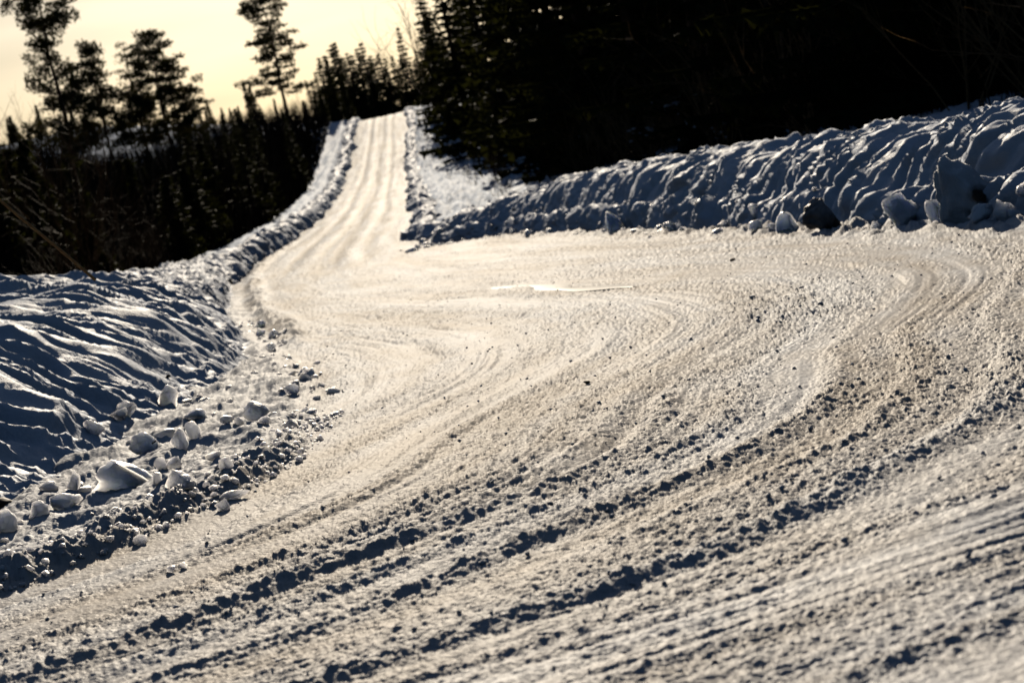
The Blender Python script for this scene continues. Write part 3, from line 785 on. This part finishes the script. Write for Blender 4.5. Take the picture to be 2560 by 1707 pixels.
SP = [spruce_meshes(60 + k, 12, r_, dens=d_) for k, (r_, d_) in enumerate(((2.3, 1.2), (2.0, 1.2), (2.7, 1.1), (1.7, 1.2), (2.2, 1.3)))]
SPN = [spruce_meshes(70 + k, 12, r_, dens=1.3, fine=.36) for k, r_ in enumerate((2.4, 2.0, 2.7))]
SPY = [spruce_meshes(80 + k, 5, r_, low=.03) for k, r_ in enumerate((.95, .75, 1.1, .6))]
SHR = [shrub_meshes(90 + k, 4, n_, sp) for k, (n_, sp) in enumerate(((9, .35), (7, .5), (11, .28), (8, .6)))]

SHP = [shrub_meshes(190 + k, 4, n_, sp, M_SUNLIT_TWIG) for k, (n_, sp) in enumerate(((5, .6), (4, .9), (6, .45)))]
# tall pines standing clear of the left tree line
def pine_at(px, py, y, kw, seed, label):
    """px, py: the tree's top"""
    p = at_y(px, py, y); z = tz(p.x, y)
    return plant('pine_tree', pine_meshes(seed, p.z - z, **kw), TC, (p.x, y, z), 0, 1, label, 'pine tree', 'tall pines on the left skyline')
pine_at(70, -70, 215, dict(crown0=.28, Rr=3.6, nl=46, clump=.95, flat=.5, up=.35, tri=70, shape=lambda t: .75 + .3 * math.sin(t * 9) - .1 * t), 1, 'tallest pine with an open crown, its top cut off by the frame at left')
pine_at(196, 104, 222, dict(crown0=.4, Rr=3.0, nl=34, clump=.9, up=.3, tri=70), 2, 'shorter pine close against the right of the tallest pine')
pine_at(335, 78, 228, dict(crown0=.38, Rr=4.2, nl=48, clump=.85, flat=.3, up=.1, tri=70, shape=lambda t: (1 - t) ** .55 * .95 + .1), 3, 'broad cone shaped pine standing alone between the tallest and the slender pine')
pine_at(283, 100, 236, dict(crown0=.5, Rr=2.2, nl=26, clump=.6, flat=.3, up=.1, tri=30), 7, 'thin pine whose top shows just left of the broad cone shaped pine')
pine_at(597, -22, 318, dict(crown0=.24, Rr=3.9, nl=36, clump=1.08, flat=.22, up=.0, tri=70, limb=.8, shape=lambda t: .6 + .3 * math.sin(t * 17) + .2 * (1 - t)), 4, 'slender bare stemmed pine with tiered branches on the left skyline')

rt = random.Random(77)
FPX = 85 / 36 * 1024
def z_for(v, y): return CAM_H + (v - 155) / FPX * y          # height that shows v pixels above the view centre line
def spruce(x, y, h, label, group, small=False):
    ms, h0 = (rt.choice(SPY), 5) if small else (rt.choice(SPN if y < 110 else SP), 12)
    s = h / h0
    o = plant('spruce_tree', ms, TC, (x, y, tz(x, y) - .1), rt.uniform(0, 6.28), s, label, 'spruce tree', group)
    k = rt.uniform(1.0, 1.5); o.scale = (s * k, s * k, s)
    return o
def shrub(x, y, h, label, group, kind=None):
    s = h / 4
    return plant('bare_shrub', rt.choice(kind or SHR), ST, (x, y, tz(x, y) - .05), rt.uniform(0, 6.28), s, label, 'shrub', group)

# young spruces and shrubs on the slope left of the road
for y, step in ((50, .75), (58, .8), (66, .9), (76, 1.0), (90, 1.2), (108, 1.5), (130, 1.8), (160, 2.1), (195, 2.4), (240, 2.7), (290, 2.6)):
    x = float(xl_of(np.array(y))) - (3.2 if y < 100 else 3.6)
    while x > -.26 * y - 3:
        yy = y + rt.uniform(-.12, .12) * y
        u = x / yy * FPX
        vt = rt.uniform(240 if y < 150 else 262, 288) if u > -280 else (rt.uniform(235, 276) if u > -380 else rt.uniform(250, 322))
        h = z_for(vt, yy) - tz(x, yy)
        if h > 1.5 and not (62 < y < 220 and rt.random() < .25):
            if y < 80 and rt.random() < .3: shrub(x, yy, min(h * 1.15, 4.6), 'leafless shrub in the dark thicket left of the road', 'shrubs of the left thicket')
            else: spruce(x, yy, min(h, 10), 'young dark spruce in the thicket left of the road', 'spruces of the left thicket', h < 6)
        x -= step * rt.uniform(.6, 1.4)
for k in range(26):
    y = rt.uniform(38, 150); x = float(xl_of(np.array(y))) - rt.uniform(2.4, 4.5)
    shrub(x, y, rt.uniform(1.0, 2.6), 'low leafless shrub at the edge of the left snow bank', 'low shrubs along the left bank')
# distant tree line along the ridge
x = -88.0
while x < -15:
    y = rt.uniform(326, 350); u = x / y * FPX
    vt = np.interp(u, [-640, -450, -300, -172, -110], [352, 326, 302, 280, 282]) + rt.choice((-7, -2, 2, 6, 12, 20)) * rt.random()
    if -215 < u < -195: vt += 24
    h = z_for(float(vt), y) - tz(x, y)
    spruce(x, y, max(2.2, h), 'small spruce in the distant tree line along the left ridge', 'ridge tree line', True)
    x += rt.uniform(.7, 1.7)
# group beyond the crest of the road
for k in range(29):
    y = rt.uniform(430, 475); u = -152 + 150 * (k + rt.random()) / 29; x = u / FPX * y
    vt = np.interp(u, [-152, -135, -120, -100, -80, -60, -40, 0], [285, 308, 328, 322, 322, 300, 300, 330]) + rt.uniform(-12, 6)
    spruce(x, y, z_for(float(vt), y) - tz(x, y), 'dark spruce in the clump beyond the crest of the road', 'spruces beyond the road crest')
p = at_y(912, 58, 440); spruce(p.x, 440, p.z - tz(p.x, 440), 'single pointed spruce between the crest clump and the right forest', 'spruces beyond the road crest')
def bare_tree(px, py, y, label):
    p = at_y(px, py, y); z = tz(p.x, y)
    plant('bare_tree', rt.choice(SHR), ST, (p.x, y, z - .1), rt.uniform(0, 6), (p.z - z) / 4.6, label, 'tree', 'leafless trees on the skyline')
bare_tree(952, -30, 300, 'leafless birch glowing against the sky at the left edge of the right forest')
bare_tree(985, 20, 285, 'second leafless birch tucked against the right forest spruces')
bare_tree(832, 62, 446, 'leafless tree top rising above the clump beyond the road crest')
bare_tree(16, 196, 300, 'leafless tree on the ridge at the far left edge of the photo')
bare_tree(672, 190, 320, 'leafless tree beside the stem of the slender pine')
# forest on the right
EDGE = spline([25, 40, 50, 65, 80, 100, 133, 180, 230, 330], [12.5, 10.5, 9.0, 7.6, 6.4, 4.9, 3.1, 1.0, -1.9, -3.0])
for y, step in ((50, 1.8), (62, 2.0), (78, 2.1), (96, 2.3), (118, 2.5), (142, 2.7), (170, 2.9), (205, 3.2), (250, 3.4), (300, 3.6)):
    x = float(EDGE(y)) + rt.uniform(.6, 1.4)
    while x < .24 * y + 5:
        yy = y + rt.uniform(-.09, .09) * y
        xx = max(x, float(EDGE(yy)) + .8)
        if y > 100 and x > float(EDGE(y)) + 10: break          # wholly hidden behind the nearer rows
        spruce(xx, yy, rt.uniform(15, 21), 'tall dark spruce in the dense forest right of the road', 'spruces of the right forest')
        x += step * rt.uniform(.7, 1.4)
for k in range(36):
    y = 40 + 150 * rt.random() ** 1.4; x = float(EDGE(y)) + rt.uniform(-.6, .14 * y)
    spruce(x, y, rt.uniform(2.2, 6), 'young spruce in the undergrowth of the right forest', 'young spruces of the right forest', True)
for k in range(48):
    y = 34 + 70 * rt.random() ** 1.3; x = float(EDGE(y)) + rt.uniform(-1.6, .08 * y)
    shrub(x, y, rt.uniform(2.2, 5), 'leafless shrub with twigs coloured as if sunlit behind the right snow bank', 'shrubs of the right forest edge', SHP)

for k in range(20):
    y = 84 + 130 * rt.random() ** 1.3; x0 = float(XR(y)) + 1.6; x = x0 + (float(EDGE(y)) - x0) * rt.random() ** .45
    shrub(x, y, rt.uniform(.8, 2.4), 'small bare shrub on the snowy verge right of the far road', 'shrubs on the right verge')
def brush(label, n, pick, hfun, w0=.012, w1=.026):
    V = np.zeros((n * 3, 3)); r = np.random.RandomState(n)
    P = np.array([pick(r) for _ in range(n)])
    Z = terrain_z(P[:, 0], P[:, 1], False)
    h = hfun(P[:, 0], P[:, 1], Z, r.rand(n)); a = r.rand(n) * 6.28; ln = r.normal(0, .22, (n, 2)) * h[:, None]
    w = w0 + (w1 - w0) * r.rand(n)
    V[0::3] = np.stack([P[:, 0] - np.cos(a) * w, P[:, 1] - np.sin(a) * w, Z - .1], -1)
    V[1::3] = np.stack([P[:, 0] + np.cos(a) * w, P[:, 1] + np.sin(a) * w, Z - .1], -1)
    V[2::3] = np.stack([P[:, 0] + ln[:, 0], P[:, 1] + ln[:, 1], Z + h], -1)
    o = obj('undergrowth', mesh_np('undergrowth', V, np.arange(n * 3).reshape(-1, 3), M_TWIG, False)); tag(o, label, 'undergrowth', kind='stuff')
def edge_l(y): return float(xl_of(np.array(y))) - 2.7 - .004 * max(0, y - 60)
def pl(r):
    y = 44 + 44 * r.rand(); x0 = edge_l(y)
    return x0 - (x0 + .26 * y + 4) * r.rand(), y
def pl2(r):
    y = 88 + 232 * r.rand(); x0 = edge_l(y)
    return x0 - (x0 + .26 * y + 4) * r.rand() ** 1.3, y
def pr(r):
    y = 36 + 170 * r.rand() ** 1.5; x0 = float(EDGE(y))
    return x0 + (.24 * y + 4 - x0) * r.rand(), y
def hl(x, y, z, r):
    u = x / y * FPX
    vt = np.where(u > -285, 286, np.where(u > -375, np.where(y > 150, 276, 270), 304))
    d = np.clip((xl_of(y) - 3.2 - x) / 2.5, .25, 1)
    return np.clip((z_for(vt, y) - z) * (.35 + .65 * r) * d, .3, 6.5)
brush('dense leafless thicket of tall stems behind the left bank', 22000, pl, hl)
brush('tangle of dry stems covering the far slope left of the road', 34000, pl2, hl, .045, .10)
brush('tangle of dry stems under the right forest', 12000, pr, lambda x, y, z, r: .4 + 2.2 * r ** 1.5)

def wood(label, spots):
    V, F, off = [], [], 0
    for (x, y, h, kk) in spots:
        for me in SP[kk]:
            n = len(me.vertices); v = np.empty(n * 3, np.float32); me.vertices.foreach_get('co', v); v = v.reshape(-1, 3) * (h / 12)
            f = np.empty(len(me.loops), np.int32); me.loops.foreach_get('vertex_index', f)
            V.append(v + np.array([x, y, tz(x, y) - .1])); F.append(f.reshape(-1, 3) + off if len(f) == 3 * len(me.polygons) else None); off += n
    o = obj('sky_block_spruces', mesh_np('sky_block_spruces', np.concatenate(V), np.concatenate(F), M_NEEDLE, False)); tag(o, label, 'wood', kind='stuff')
rw = random.Random(9); spots = []  # unseen trees added behind the camera to block sky fill and deepen shadows
for k in range(64):
    a = R(rw.uniform(100, 260)); d = rw.uniform(24, 42)
    x, y = d * math.sin(a) * 1.2, d * math.cos(a)
    spots.append((x, y, rw.uniform(14, 20), rw.randint(0, 4)))
wood('unseen spruces added behind the viewpoint to block sky fill', spots)

# ------------------------------------------------------------------ snow caught on the low branches of the right forest
def snow_tufts(label, spots):
    V, F, off = [], [], 0
    r = random.Random(31)
    for (px, py, sx, sy, y, n) in spots:
        c = at_y(px, py, y)
        spruce(c.x + .1, y + .9, max(1.2, c.z - tz(c.x, y) + .6), 'snow flecked young spruce at the edge of the right forest', 'snow flecked young spruces', True)
        for k in range(n):
            p = at_y(px + r.gauss(0, sx), py + r.gauss(0, sy), y + r.gauss(0, .4))
            s_ = r.uniform(.05, .17) * (y / 75) ** .5
            v, f = clod_verts(400 + r.randint(0, 40), (s_ * r.uniform(1, 2.2), s_, s_ * .55), 1, cuts=3, rough=.25)
            V.append(v + np.array(p)); F.append(f + off); off += len(v)
    o = obj('branch_snow', mesh_np('branch_snow', np.concatenate(V), np.concatenate(F), M_BANK)); tag(o, label, 'snow', kind='stuff')
snow_tufts('bits of snow caught on twigs at the edge of the right forest', [
    (1190, 365, 14, 8, 132, 14), (1230, 395, 20, 10, 128, 16), (1345, 318, 8, 8, 100, 7), (1480, 300, 22, 12, 82, 12),
    (1570, 240, 28, 14, 76, 16), (1612, 282, 22, 16, 74, 18), (1650, 300, 16, 14, 72, 10), (2055, 160, 7, 5, 58, 6), (1760, 215, 10, 10, 68, 4)])
